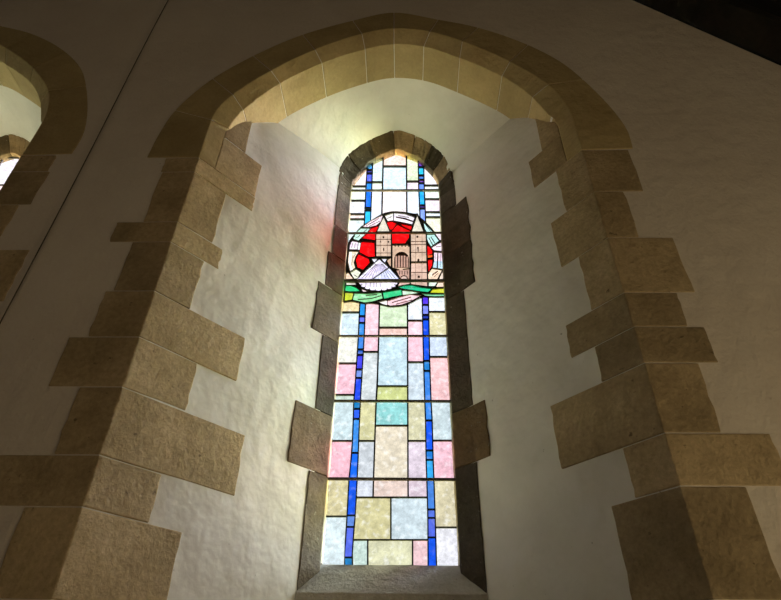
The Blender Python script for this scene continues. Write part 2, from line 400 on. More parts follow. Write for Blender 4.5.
def lx(px, s): return P(*px).x
AL = {158: (199, 158), 172: (194, 172), 222: (177, 222), 242: (171, 242), 291: (153, 291), 337: (138, 337), 387: (121, 387), 455: (98, 455), 507: (83, 507), 600: (52, 600)}
AR = {150: (582, 150.5), 192: (593, 192), 238: (608, 238), 293: (623, 293), 327: (633, 327), 363: (646, 363), 433: (665, 433), 486: (683, 486), 600: (714, 600)}
zl = {k: P(*p).z for k, p in AL.items()}; zrr = {k: P(*p).z for k, p in AR.items()}
def ml(a, b, s): return (J(*a, s)[0]+J(*b, s)[0])/2
def mx(a, b): return (P(*a).x+P(*b).x)/2
LEFT = [  # joint above, joint below, outer end in the wall face, length into the jamb
    (158, 172, mx((165, 158), (163, 171)), ml((260, 172), (257, 190), -1)),
    (172, 222, mx((160, 174), (145, 221)), ml((228, 183), (222, 213), -1)),
    (222, 242, mx((117, 223), (110, 241)), ml((223, 250), (218, 266), -1)),
    (242, 291, mx((133, 243), (115, 290)), ml((203, 263), (192, 305), -1)),
    (291, 337, mx((105, 292), (88, 337)), ml((245, 336), (237, 380), -1)),
    (337, 387, mx((70, 339), (49, 383)), ml((197, 365), (185, 412), -1)),
    (387, 455, mx((78, 387), (55, 454)), ml((244, 439), (233, 498), -1)),
    (455, 507, mx((-14, 464), (-30, 505)), ml((160, 478), (150, 523), -1)),
    (507, 600, mx((23, 508), (-8, 590)), ml((180, 533), (167, 600), -1))]
RIGHT = [
    (150, 192, mx((633, 151), (638, 190)), ml((557, 172), (566, 213), 1)),
    (192, 238, mx((625, 193), (638, 238)), ml((552, 225), (560, 266), 1)),
    (238, 293, mx((674, 242), (695, 293)), ml((579, 260), (592, 310), 1)),
    (293, 327, mx((678, 294), (687, 327)), ml((566, 327), (571, 355), 1)),
    (327, 363, mx((705, 331), (718, 362)), ml((597, 355), (602, 384), 1)),
    (363, 433, mx((699, 366), (721, 432)), ml((552, 413), (562, 472), 1)),
    (433, 486, mx((773, 437), (789, 485)), ml((624, 450), (636, 500), 1)),
    (486, 600, mx((748, 487), (781, 587)), ml((613, 512), (633, 600), 1))]
def foot(par, dx, s, z, first=True):
    w = first
    while z > 0.05:
        h = min(random.uniform(.24, .36), z)
        if z-h < ZBOT: h = z-ZBOT if z > ZBOT+.08 else h
        if z <= ZBOT+.01: break
        quoin(par, dx, s, z-h, z, (XL-(.40 if w else .2)) if s < 0 else XR+(.40 if w else .2), .24 if w else .42); z -= h; w = not w

sur = empty('arch_surround', (0, 0, 0))
tag(sur, 'dressed sandstone surround of the wide central arch around the castle window', 'stone surround')
voussoirs(sur, 0)
for a, b, xo, L in LEFT: quoin(sur, 0, -1, zl[b], zl[a], xo, L)
for a, b, xo, L in RIGHT: quoin(sur, 0, 1, zrr[b], zrr[a], xo, L)
foot(sur, 0, -1, zl[600], True); foot(sur, 0, 1, zrr[600], True)
c0 = CH/jdir(-1).y+.004
zj = J(262, 166, -1)[1]
cheek(sur, 0, -1, zl[158], zj, c0, ml((262, 166), (258, 180), -1))
cheek(sur, 0, -1, zj, J(250, 118, -1)[1]+.06, c0, ml((252, 123), (246, 150), -1))
zj = J(529, 162, 1)[1]
cheek(sur, 0, 1, zrr[150], zj, c0, ml((529, 162), (534, 187), 1))
cheek(sur, 0, 1, zj, J(534, 117, 1)[1]+.06, c0, ml((534, 117), (540, 137), 1))

sur2 = empty('arch_surround', (DXL, 0, 0))
tag(sur2, 'dressed sandstone surround of the partly seen arch at the picture edge beyond the cable', 'stone surround')
voussoirs(sur2, DXL)
for a, b, xo, L in LEFT: quoin(sur2, DXL, -1, zl[b], zl[a], xo, L)
R2 = [((54, 158), (43, 172), (54, 158), (50, 171)), ]
zz = [P(30, 158).z, P(20, 172).z, P(10, 205).z, P(-15, 250).z, P(-35, 302).z, P(-60, 360).z, P(-80, 430).z, P(-120, 520).z]
outs = [mx((54, 158), (50, 171)), mx((48, 173), (32, 204)), mx((17, 205), (1, 241)), mx((25, 252), (8, 300)), mx((-15, 302), (-35, 360)), mx((0, 370), (-40, 425)), mx((-60, 430), (-100, 500))]
for i in range(7):
    if i == 0: z_hi = zrr[150]
    quoin(sur2, DXL, 1, zz[i+1], z_hi if i == 0 else zz[i], outs[i]-DXL, [.2, .35, .2, .4, .2, .35, .2][i])
foot(sur2, DXL, 1, zz[7], True); foot(sur2, DXL, -1, zl[600], True)
cheek(sur2, DXL, -1, zl[158], zl[158]+.2, c0, .3); cheek(sur2, DXL, 1, zrr[150], zrr[150]+.2, c0, .3)

# ------------------------------------------------------------------ stone frame round the glass
GREY = (1, 1, 1)
def Lf(px, s):
    full = (Vector((FL if s < 0 else FR, YF, 0))-Vector((XL if s < 0 else XR, 0, 0))).length
    return full-J(*px, s)[0]
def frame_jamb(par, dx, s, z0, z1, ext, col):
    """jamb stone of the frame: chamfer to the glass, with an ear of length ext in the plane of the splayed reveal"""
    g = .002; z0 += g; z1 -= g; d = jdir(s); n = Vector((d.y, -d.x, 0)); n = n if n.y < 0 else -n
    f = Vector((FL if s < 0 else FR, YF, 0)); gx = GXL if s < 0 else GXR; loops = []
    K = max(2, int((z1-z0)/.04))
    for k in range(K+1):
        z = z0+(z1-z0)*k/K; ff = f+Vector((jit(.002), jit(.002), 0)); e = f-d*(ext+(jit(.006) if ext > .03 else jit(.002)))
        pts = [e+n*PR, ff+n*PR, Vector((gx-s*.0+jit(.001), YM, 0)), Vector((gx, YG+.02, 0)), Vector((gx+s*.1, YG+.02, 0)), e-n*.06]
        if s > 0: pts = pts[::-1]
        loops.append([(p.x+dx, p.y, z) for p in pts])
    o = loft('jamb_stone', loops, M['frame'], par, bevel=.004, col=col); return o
def frame_arch(par, dx):
    D = Vector((dx, 0, 0)); n = len(FO3)-1; m = len(GO3)-1
    cuts = [0, .10, .22, .36, .49, .60, .70, .79, .89, 1]
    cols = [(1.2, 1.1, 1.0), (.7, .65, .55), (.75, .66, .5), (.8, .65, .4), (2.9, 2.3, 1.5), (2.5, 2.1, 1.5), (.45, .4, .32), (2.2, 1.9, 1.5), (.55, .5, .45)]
    of = resample(FO3, 0, n, 200); gf = resample(GO3, 0, m, 200)
    for k in range(len(cuts)-1):
        i0, i1 = int(cuts[k]*200), int(cuts[k+1]*200); K = 8; loops = []
        for q in range(K+1):
            i = int(round(i0+(i1-i0)*q/K)); o, g = of[i], gf[i]
            if q == 0 and k: o = o.lerp(of[i+1], .1); g = g.lerp(gf[i+1], .1)
            r = (Vector((o.x, 0, o.z))-Vector((g.x, 0, g.z))); r = Vector((r.x, 0, r.z)).normalized()
            o2 = o+Vector((jit(.004), jit(.004)-.004, jit(.004)))
            mid = Vector((g.x, YM, g.z))+Vector((jit(.003), 0, jit(.003)))
            sag = (o2+mid)/2+Vector((0, .006+jit(.004), 0))
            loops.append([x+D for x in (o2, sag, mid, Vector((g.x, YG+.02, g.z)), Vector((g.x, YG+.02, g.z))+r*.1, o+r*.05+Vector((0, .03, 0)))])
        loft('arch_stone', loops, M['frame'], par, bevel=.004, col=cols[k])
def window(dx, par, ears_l, ears_r):
    frame_arch(par, dx)
    for s, ears in ((-1, ears_l), (1, ears_r)):
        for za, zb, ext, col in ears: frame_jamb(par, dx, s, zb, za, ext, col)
    # sill: mitred slope from the glass to a front lip
    cz = ZSILL
    sec = lambda xg, xf: [(xg+dx, YG+.02, cz), (xg+dx, YG-.004, cz), (xf+dx, YF, ZFRONT+.012), (xf+dx, YF-.012, ZFRONT), (xf+dx, YF-.012, ZFRONT-.03), (xf+dx, YF+.02, ZFRONT-.04), (xf+dx, YG+.02, ZFRONT-.04)]
    loops = []
    for k in range(13):
        t = k/12; l = sec(GXL+(GXR-GXL)*t, FL-.004+(FR-FL+.008)*t); loops.append([(x, y, z+jit(.0012)) for x, y, z in l])
    o = loft('window_sill', loops, M['sill'], par, bevel=.003)
    # side closers and outer reveal
    V = []
    for (x, z), (x2, z2) in zip(gl_outline(dx), outer_outline(dx)): V += [Vector((x, YG+.006, z)), Vector((x2, YOUT, z2))]
    n = len(V)//2; Fc = [(2*i, 2*i+1, (2*i+3) % (2*n), (2*i+2) % (2*n)) for i in range(n)]
    link('outer_reveal', V, Fc, M['sill'], par)

zb = ZFRONT
def zj_(x, y, s): return J(x, y, s)[1]
TOP = zfs
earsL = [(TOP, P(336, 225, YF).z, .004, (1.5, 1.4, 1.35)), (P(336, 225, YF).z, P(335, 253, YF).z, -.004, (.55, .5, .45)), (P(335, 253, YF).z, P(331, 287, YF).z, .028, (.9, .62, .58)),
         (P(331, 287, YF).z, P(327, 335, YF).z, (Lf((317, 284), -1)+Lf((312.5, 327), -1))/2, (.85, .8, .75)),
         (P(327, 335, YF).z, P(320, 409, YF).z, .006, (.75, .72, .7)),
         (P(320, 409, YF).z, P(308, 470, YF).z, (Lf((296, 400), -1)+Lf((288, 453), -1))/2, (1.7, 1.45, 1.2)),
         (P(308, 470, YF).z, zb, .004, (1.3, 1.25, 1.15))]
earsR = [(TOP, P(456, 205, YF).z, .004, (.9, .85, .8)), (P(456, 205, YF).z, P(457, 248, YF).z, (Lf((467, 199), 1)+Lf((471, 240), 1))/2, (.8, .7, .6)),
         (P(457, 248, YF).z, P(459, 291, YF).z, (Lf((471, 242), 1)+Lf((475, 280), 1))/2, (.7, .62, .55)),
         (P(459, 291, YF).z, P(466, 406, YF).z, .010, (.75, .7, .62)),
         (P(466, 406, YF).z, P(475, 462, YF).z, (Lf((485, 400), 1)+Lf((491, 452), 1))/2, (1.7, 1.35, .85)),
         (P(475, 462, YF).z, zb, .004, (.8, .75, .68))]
wf = empty('window_1', (0, 0, 0)); tag(wf, 'dark stone frame with sloping sill around the castle window', kind='structure')
window(0, wf, earsL, earsR)
wf2 = empty('window_2', (DXL, 0, 0)); tag(wf2, 'stone frame of the partly seen window at the picture edge', kind='structure')
window(DXL, wf2, [(TOP, 3.2, .005, GREY), (3.2, 2.7, .1, GREY), (2.7, zb, .005, GREY)], [(TOP, 3.3, .005, GREY), (3.3, 2.8, .1, GREY), (2.8, zb, .005, GREY)])

# ------------------------------------------------------------------ leaded glass
def lin(tab):
    def g(y):
        if y <= tab[0][0]: return tab[0][1]
        for (a, b), (c, d) in zip(tab, tab[1:]):
            if y <= c: return b+(d-b)*(y-a)/(c-a)
        return tab[-1][1]
    return g
EL = lin([(150, 355), (187.7, 352), (564.8, 321.4), (570, 321)]); ER = lin([(150, 437.6), (187.7, 439.6), (564.8, 459.4), (570, 459.7)])
B1 = lin([(155, 368), (165, 367.5), (191, 366), (222, 364.6), (303, 360), (335, 358.7), (386, 355.3), (401, 354), (430, 353.2), (453, 352), (480, 349.2), (515, 347.3), (527, 346.7), (557, 344.4), (566, 344.8)])
B2 = lin([(155, 373), (165, 372.5), (191, 371.5), (222, 370.5), (303, 365.4), (335, 364.2), (386, 361.2), (401, 360.3), (430, 359), (453, 358.2), (480, 357), (515, 355.3), (527, 354), (557, 352), (566, 352.4)])
B3 = lin([(155, 418.2), (191, 419), (222, 420.4), (295, 422.3), (320, 422.8), (360, 423.7), (400, 424.9), (420, 425.7), (460, 426.3), (480, 427), (515, 428), (566, 428.3)])
B4 = lin([(155, 423.3), (191, 424.2), (222, 425.6), (295, 428.3), (320, 428.7), (360, 429.5), (400, 430.8), (420, 432), (460, 433), (480, 433.8), (515, 435), (566, 436.4)])
CL = lin([(150, 383.4), (190, 382.5), (303, 379.5), (335, 378.8), (386, 377.3), (401, 376.2), (478, 373.6), (500, 373)]); CR = lin([(150, 406.4), (190, 406.7), (306, 407.5), (478, 408), (500, 408.2)])
regions, names, colors = [], [], []
def chaikin(p):
    out = []
    for a, b in zip(p, p[1:]+p[:1]): out += [(a[0]*.8+b[0]*.2, a[1]*.8+b[1]*.2), (a[0]*.2+b[0]*.8, a[1]*.2+b[1]*.8)]
    return out
def grow(p, d):
    p = [tuple(q) for q in p]
    if sum(a[0]*b[1]-b[0]*a[1] for a, b in zip(p, p[1:]+p[:1])) < 0: p = p[::-1]
    out = []
    for i in range(len(p)):
        a, b, c = Vector(p[i-1]), Vector(p[i]), Vector(p[(i+1) % len(p)])
        u_, v_ = (b-a), (c-b)
        if u_.length < 1e-6 or v_.length < 1e-6: out.append(p[i]); continue
        u_.normalize(); v_.normalize(); n_ = Vector((u_.y, -u_.x))+Vector((v_.y, -v_.x)); l_ = n_.length
        n_ = n_/l_ if l_ > .3 else Vector((u_.y, -u_.x)); k = min(1.8, 1/max(.4, n_.dot(Vector((u_.y, -u_.x)))))
        out.append((b.x+n_.x*d*k, b.y+n_.y*d*k))
    return out
def reg(poly, name, col=None, a=.35):
    if name in ('roundel_ring', 'red_glass', 'green_wave', 'shell'): poly = grow(poly, .28 if name != 'red_glass' else .35)
    if name == 'lead' and len(regions) > 0 and len(poly) < 60: poly = chaikin(poly)
    regions.append(poly); names.append(name); colors.append((*(col or (1, 1, 1)), a))
gl_px_pts = []
def unproj(p):
    v = p-EYE; z = v.dot(FW); return (390.5+F_PX*v.dot(RT)/z, 300-F_PX*v.dot(UP)/z)
outline = [unproj(Vector((x, YG, z))) for x, z in gl_outline(0)]
# let the leadwork run a little under the stone
cxm = sum(p[0] for p in outline)/len(outline)
reg([(x+(1.0 if x > cxm else -1.0), y-(.8 if y < 500 else -.8)) for x, y in outline], 'lead')
HW = .8
def column(fl, fr, cuts, cols, name, hl=HW, hr=HW, a=.35, hv=.75):
    for (y0, y1), c in zip(zip(cuts, cuts[1:]), cols):
        if c is None: continue
        a0, a1 = y0+hv, y1-hv; ym = (a0+a1)/2
        reg([(fl(a0)+hl, a0), (fr(a0)-hr, a0), (fr(ym)-hr, ym), (fr(a1)-hr, a1), (fl(a1)+hl, a1), (fl(ym)+hl, ym)], name, c, a)
pb, pk, am, cr_, gn, lv, wh = (.62, .74, .80), (.90, .55, .58), (.72, .62, .36), (.82, .78, .62), (.66, .76, .60), (.80, .74, .86), (.90, .92, .94)
sb = 0.0
b191, b336, b401, b479 = 190.6, 336.2, 401.4, 479.3
column(EL, B1, [150, 186.5, b191], [(.97, .80, .84), (.93, .97, .95)], 'border_glass', hl=0)
column(EL, B1, [b191, 200.8, 214.3, 219.4, 246], [(.88, .95, .80), (.86, .86, 1.0), (.98, .78, .74), (.80, .90, .92)], 'border_glass')
column(EL, B1, [300, 312.5, b336, 363.5, 395, b401], [(.85, .68, .38), pb, (.80, .78, .68), (.90, .52, .60), (.62, .72, .62)], 'border_glass')
column(EL, B1, [b401, 441, b479, 516.5, 567], [(.60, .72, .74), (.93, .50, .58), (.68, .60, .34), (.72, .83, .85)], 'border_glass')
column(B2, CL, [150, 182.3, b191], [(.70, .88, .86), (.84, .93, .78)], 'pale_pane')
column(B2, CL, [b191, 228], [(.84, .88, 1.0)], 'pale_pane')
column(B2, CL, [296, b336, 352, b401], [(.93, .58, .64), (.90, .55, .62), (.62, .66, .66)], 'pale_pane')
column(B2, CL, [b401, 441, b479], [(.66, .62, .34), (.60, .63, .66)], 'pale_pane')
column(B2, CL, [b479, 497.5], [(.68, .70, .76)], 'pale_pane')
column(CL, CR, [150, 166.5, b191], [(.97, .72, .62), (.70, .86, .97)], 'pale_pane')
column(CL, CR, [b191, 222], [(.98, .86, .86)], 'pale_pane')
column(CL, CR, [296, 327.7, b336], [(.62, .74, .50), (.88, .58, .50)], 'pale_pane')
column(CL, CR, [b336, 386.3, b401], [(.55, .70, .76), (.60, .64, .26)], 'pale_pane')
column(CL, CR, [b401, 425.7, b479, 497.5], [(.30, .66, .64), (.78, .68, .52), (.80, .62, .54)], 'pale_pane')
column(CR, B3, [150, 181.6, b191], [(.74, .84, .56), (.90, .76, .92)], 'pale_pane')
column(CR, B3, [b191, 228], [(.82, .90, 1.0)], 'pale_pane')
column(CR, B3, [290, 320.7, b336, 362.3, b401], [(.80, .84, .90), (.90, .60, .66), (.90, .54, .62), (.60, .68, .74)], 'pale_pane')
column(CR, B3, [b401, 441, b479, 497.5], [(.66, .62, .40), (.74, .62, .70), (.78, .62, .70)], 'pale_pane')
column(B4, ER, [150, 185.6, b191], [(.94, .86, .92), (.95, .96, .96)], 'border_glass')
column(B4, ER, [b191, 199.3, 212.3, 217.3, 246], [(.82, .95, .80), (.93, .78, .93), (.82, .88, .97), (.90, .88, .66)], 'border_glass')
column(B4, ER, [290, 312, b336, 357, b401], [(.84, .88, .92), (.68, .62, .36), (.60, .68, .80), (.93, .56, .56)], 'border_glass')
column(B4, ER, [b401, 440.7, b479, 527.5, 567], [(.60, .70, .72), (.93, .54, .62), (.72, .64, .42), (.86, .84, .88)], 'border_glass')
# the lower square panes
XB2, XB3 = B2(520), B3(520)
H = .6
k391 = lambda y: 390.9
column(B2, k391, [497.5, 540], [(.66, .60, .32)], 'pale_pane'); column(k391, B3, [497.5, 540], [(.62, .72, .76)], 'pale_pane')
column(B2, lambda y: 367.8, [540, 567], [(.60, .74, .66)], 'pale_pane'); column(lambda y: 367.8, lambda y: 412.6, [540, 567], [(.72, .70, .46)], 'pale_pane')
column(lambda y: 412.6, B3, [540, 567], [(.88, .58, .60)], 'pale_pane')
az, bb, vi, pe, rb, tb, mb_ = (.03, .42, .95), (.02, .22, .95), (.20, .08, .85), (.22, .30, .90), (.01, .10, .80), (.02, .28, .68), (.08, .32, .86)
column(B1, B2, [150, 170, 173.5, 182.5, b191], [(.08, .38, .95), (.06, .06, .35), (.10, .14, .90), (.02, .25, .95)], 'blue_strip_a', .5, .5, .1)
column(B1, B2, [b191, 208, 210.5, 230], [(.01, .17, .95), (.15, .35, .7), (.03, .50, .98)], 'blue_strip_a', .5, .5, .1)
column(B1, B2, [296, 316.3, 323, b336, 349.5, 355, 369.5, 378, b401], [(.02, .28, .75), (.14, .18, .85), (.05, .30, .80), (.05, .25, .80), (.02, .12, .6), (.06, .06, .80), (.20, .32, .8), (.02, .07, .78)], 'blue_strip_a', .5, .5, .1)
column(B1, B2, [b401, 409, 419, 453, b479], [(.01, .20, .50), (.03, .12, .85), (.05, .28, .80), (.01, .15, .92)], 'blue_strip_a', .5, .5, .12)
column(B1, B2, [b479, 515.5, 527, 557.5, 567], [(.01, .10, .80), (.12, .26, .72), (.10, .16, .80), (.02, .22, .52)], 'blue_strip_a', .5, .5, .08)
column(B3, B4, [150, 167.3, 175.5, 180, 183.3, b191], [(.15, .06, .65), (.02, .52, .95), (.06, .20, .65), (.20, .06, .55), (.14, .28, .95)], 'blue_strip_b', .5, .5, .1)
column(B3, B4, [b191, 205.5, 208.5, 230], [(.02, .42, .92), (.18, .10, .60), (.25, .38, .95)], 'blue_strip_b', .5, .5, .1)
column(B3, B4, [290, 305, 315, 319.5, b336, 361, 371, b401], [(.10, .04, .82), (.20, .25, .90), (.02, .05, .45), (.01, .08, .85), (.01, .09, .80), (.02, .22, .62), (.05, .25, .80)], 'blue_strip_b', .5, .5, .1)
column(B3, B4, [b401, 420.5, 450.5, 460, b479], [(.05, .26, .80), (.01, .10, .88), (.02, .20, .65), (.04, .40, .85)], 'blue_strip_b', .5, .5, .12)
column(B3, B4, [b479, 509.5, 518, 537.5, 567], [(.07, .24, .72), (.10, .18, .72), (.10, .16, .80), (.01, .10, .85)], 'blue_strip_b', .5, .5, .08)
# the roundel: first its leadwork, over the panes
reg([(382.8, 213.6), (393, 211.4), (405, 212.4), (416, 214.4), (417.5, 213.4), (419.5, 217.2), (424, 220.5), (432.5, 229.3), (440.3, 240), (442, 240), (446, 282), (446.5, 297.3), (434, 297.8), (422.5, 297), (411, 303.6), (402, 306.6), (390, 307.4),
     (378, 304.4), (371, 303.6), (365, 304.4), (352, 301.6), (342, 303), (344, 282), (345, 272.5), (347, 250), (349, 241), (352, 237.5), (358, 230), (362, 226)], 'lead')
def pl_(x0, y0, x1, y1, n, w=.22):
    dx_, dy_ = x1-x0, y1-y0; l = math.hypot(dx_, dy_); nx, ny = -dy_/l*w, dx_/l*w
    reg([(x0+nx, y0+ny), (x1+nx, y1+ny), (x1-nx, y1-ny), (x0-nx, y0-ny)], n)
R_ = 'roundel_ring'
reg([(362.8, 227), (372, 220.6), (382.6, 215.6), (380.6, 221.6), (376, 225.7), (368, 227.2)], R_, (.93, .72, .80))
reg([(361.2, 228.4), (370.2, 228.6), (366, 233.6), (360.5, 238.6), (358.5, 240.6), (353.5, 239), (356.6, 233)], R_, (.52, .78, .66))
reg([(352.6, 241.3), (357.8, 242.2), (357, 249.6), (349.8, 249.4), (350.6, 245)], R_, (.90, .72, .86)); reg([(359.0, 242.6), (360.6, 242.9), (359.3, 250), (358, 249.8)], R_, wh)
reg([(349.4, 251.6), (358.4, 251.9), (355.2, 257), (353.4, 263), (355.0, 268), (350.4, 271), (348.4, 262)], R_, (.88, .70, .52))
reg([(350.0, 252), (351.4, 252), (350.6, 264), (352.6, 270), (351, 270.4), (349, 263)], R_, (.95, .93, .95), .5)
reg([(350.8, 272.8), (356.4, 269.6), (360.6, 272.6), (357.2, 278.6), (354.6, 278.8)], R_, (.78, .80, .62))
reg([(439.4, 279.2), (442.4, 272.4), (444.6, 272.4), (445, 279.2)], R_, (.86, .70, .56))
reg([(346.6, 273.6), (348.4, 273.2), (353.2, 279), (346.2, 279.2)], R_, (.90, .66, .50))
reg([(385.2, 216.2), (393, 213.4), (392.6, 220.6), (388, 221.2)], R_, (.90, .86, .84))
reg([(394.4, 213.2), (405, 214.2), (414.4, 217.6), (411.9, 224.4), (399, 221.6), (394.0, 220.8)], R_, (.90, .80, .90))
reg([(396, 216.6), (405, 218), (413.3, 221), (413, 222), (404, 219.2), (396, 217.6)], 'paint_ring')
reg([(423.8, 223), (431.2, 230.4), (433.6, 233.4), (427.6, 233.4), (425.2, 229)], R_, (.52, .84, .78))
reg([(427.4, 235), (434.2, 234.6), (438.9, 241), (431.2, 246.4), (428.8, 243), (427.3, 239)], R_, (.50, .80, .74))
reg([(428.6, 238), (429.3, 238), (433.2, 245), (432.5, 245.3)], 'paint_ring'); reg([(430.6, 237), (431.2, 236.8), (435.4, 243.3), (434.8, 243.6)], 'paint_ring')
reg([(435.4, 234.2), (441.2, 234.2), (441.6, 240.2), (440.2, 240.2)], R_, (.92, .78, .82))
reg([(432.0, 248.2), (440.2, 242.8), (441.8, 243), (442, 251.2), (434.0, 250.4)], R_, (.92, .74, .84))
reg([(434.4, 252.4), (442.2, 253), (442.8, 261), (434.5, 261)], R_, (.90, .66, .76)); reg([(434.5, 261.4), (442.8, 261.4), (443, 269), (433.2, 267.8)], R_, (.55, .76, .92))
reg([(437.4, 253), (438.4, 253), (437.9, 268), (436.6, 268)], 'paint_ring')
reg([(432.6, 268.9), (441.8, 270.4), (437.0, 279.2), (428.7, 279.2), (428.4, 274.4)], R_, (.90, .66, .48))
reg([(432.6, 274), (437.6, 271), (438, 271.6), (432, 276)], 'paint_ring')
reg([(429.4, 282.4), (437.0, 282.2), (434.6, 286.2), (429, 286.3)], R_, (.68, .80, .66))
reg([(438.6, 282.6), (443.8, 282.6), (444, 287.0), (436.4, 287.0)], R_, (.90, .66, .50))
for x0, y0, x1, y1, w_ in ((366, 226, 379, 218.4, .3), (369, 226.4, 380, 221, .25), (361, 234, 367, 229.6, .3), (356, 238.6, 362, 233.4, .3), (351.6, 247.6, 352.8, 243, .3), (354.4, 248, 355.4, 243, .25),
    (353, 256, 351.8, 265, .3), (355.4, 253.6, 353.4, 258, .25), (353.6, 274.6, 357.4, 277, .3), (398, 215.6, 409, 217.6, .3), (387.4, 218.6, 391.6, 216.6, .3), (436, 246.8, 440.6, 246.6, .3), (435.8, 254, 435.6, 259.6, .3), (440.4, 254, 440.4, 267, .3), (434, 277, 438.6, 273, .3), (425.6, 224.8, 430.6, 231.4, .3)):
    pl_(x0, y0, x1, y1, 'paint_ring', w_*.6)
RD = (.95, .004, .006)
def red(p, c=RD): reg(p, 'red_glass', c, .02)
red([(371.6, 228.8), (378.2, 226.2), (376, 231.4), (374.8, 233), (374.8, 240.2), (362.4, 238.4), (366.6, 235)])
red([(362.0, 242.2), (373.9, 243), (374.4, 256.6), (368.6, 256.9), (360.0, 252.4)])
red([(358.8, 254.6), (368.4, 259.2), (369.2, 263), (363, 269.6), (358.0, 267.6), (356.4, 260)])
red([(387.2, 222.6), (392, 222.0), (396.4, 223.8), (391.8, 229.8), (390.2, 229.4)]); red([(400, 223.9), (411.6, 226.4), (410.6, 229.8), (403.4, 226.4)])
red([(397.8, 225.2), (403, 227.8), (410, 231), (409.4, 231.8), (392.6, 231.8), (392.4, 231)])
red([(392.5, 233.8), (408.6, 233.8), (408.6, 238), (404.9, 243.4), (392.8, 243.6)])
red([(427.7, 246), (429.7, 247.4), (431.8, 250.8), (431.8, 253.8), (428, 254.9)]); red([(428, 255.6), (431.9, 254.7), (432, 257.2), (428.4, 257.9)], (.95, .12, .02)); red([(428.4, 260.4), (432, 259.8), (431.6, 266), (428.7, 271.4)])
TN = (.64, .42, .29); TN2 = (.64, .45, .33)
def spire(ax, ay, bl, br, by, n): reg([(ax, ay), (br, by), (bl, by)], n, (.68, .62, .50), .05)
spire(383.7, 217.2, 377.2, 389.7, 231.8, 'spire_a'); spire(417.3, 215.8, 411.9, 423.5, 231.8, 'spire_b')
reg([(376.4, 233.8), (390.8, 233.8), (390.8, 256.6), (376.4, 256.6)], 'tower_a', TN2, .05)
reg([(411, 233.8), (425.6, 233.8), (426.4, 261.6), (411.3, 261.8)], 'tower_b', TN2, .05); reg([(411.3, 263.0), (426.5, 262.9), (427.2, 286.6), (411, 284.4)], 'tower_b', (.68, .45, .35), .05)
reg([(387, 261), (390.8, 257.8), (390.8, 267.6), (388.6, 264)], 'gate', TN, .05)
gy = 245.2; pts = [(392.6, 268), (392.6, gy+1.2)]
for i in range(5): x = 392.6+i*3.4; pts += [(x, gy), (x+1.9, gy), (x+1.9, gy+1.1), (x+3.2, gy+1.1)]
pts += [(409.4, gy+1), (409.4, 268.4), (400, 270)]
reg(pts, 'gate', TN, .05)
arc = [(401.6+7.4*math.cos(math.pi-math.pi*i/12), 259.5-7.6*math.sin(math.pi*i/12)) for i in range(13)]
reg([(394.2, 267.6)]+arc+[(409, 267.6)], 'paint_gate')
for i in range(5):
    x = 395.4+i*2.75; top = 259.5-7.6*math.sqrt(max(0, 1-((x+.9-401.6)/7.4)**2))+1.8
    reg([(x, max(top, 255.5)), (x+1.75, max(top, 255.5)), (x+1.75, 267.4), (x, 267.6)], 'gate', (.48, .27, .20), .03)
reg([(396, 270.2), (409.2, 268.9), (409.2, 279.2), (400.6, 279.2), (398.5, 275)], 'gate', (.52, .31, .24), .03)
for i in range(4): reg([(399.2+i*2.6, 271), (399.9+i*2.6, 271), (399.9+i*2.6, 274.5), (399.2+i*2.6, 274.5)], 'paint_gate')
arc = [(404+3.8*math.cos(math.pi-math.pi*i/8), 279-3.6*math.sin(math.pi*i/8)) for i in range(9)]
reg(arc, 'paint_gate'); reg([(p[0]*.82+404*.18, p[1]*.82+279*.18) for p in arc], 'gate', (.7, .5, .42), .03)
reg([(400, 282.4), (409.6, 282.4), (409.6, 284.2), (403, 285.4), (398, 286.4)], 'gate', (.80, .52, .44), .05)
# masonry lines, slits and windows painted on the towers
def pl(x0, y0, x1, y1, n, w=.22):
    dx_, dy_ = x1-x0, y1-y0; l = math.hypot(dx_, dy_); nx, ny = -dy_/l*w, dx_/l*w
    reg([(x0+nx, y0+ny), (x1+nx, y1+ny), (x1-nx, y1-ny), (x0-nx, y0-ny)], n)
for (x0, x1, ys, t) in ((376.4, 390.8, (239.4, 245.3, 253), 'paint_a'), (411.1, 425.8, (241.5, 244.6, 252.4), 'paint_b')):
    for y in ys: pl(x0, y, x1, y, t, .14)
    for x in (x0+4.4, x0+11): pl(x, 234, x, 256.4 if t == 'paint_a' else 261.5, t, .12)
for x in (415.4, 422): pl(x, 263.2, x, 284, 'paint_b', .14)
pl(411.2, 272.5, 427, 272.5, 'paint_b', .16)
def dot(x, y, rx, ry, n): reg([(x+rx*math.cos(i*math.pi/4), y+ry*math.sin(i*math.pi/4)) for i in range(8)], n)
dot(383.4, 237.3, .9, .9, 'paint_a'); dot(380.6, 241.7, .45, .8, 'paint_a'); dot(388.4, 241.8, .7, .9, 'paint_a'); dot(383.7, 249.6, .6, 1.9, 'paint_a')
dot(417.4, 236.9, 1.0, 1.0, 'paint_b'); dot(417.4, 241.5, .5, .5, 'paint_b'); dot(418, 248, .8, 1, 'paint_b'); dot(418.2, 250.2, .45, 1.6, 'paint_b'); dot(418.4, 260.2, 1.1, 1.3, 'paint_b'); dot(418.8, 276.9, 1.2, 1.2, 'paint_b')
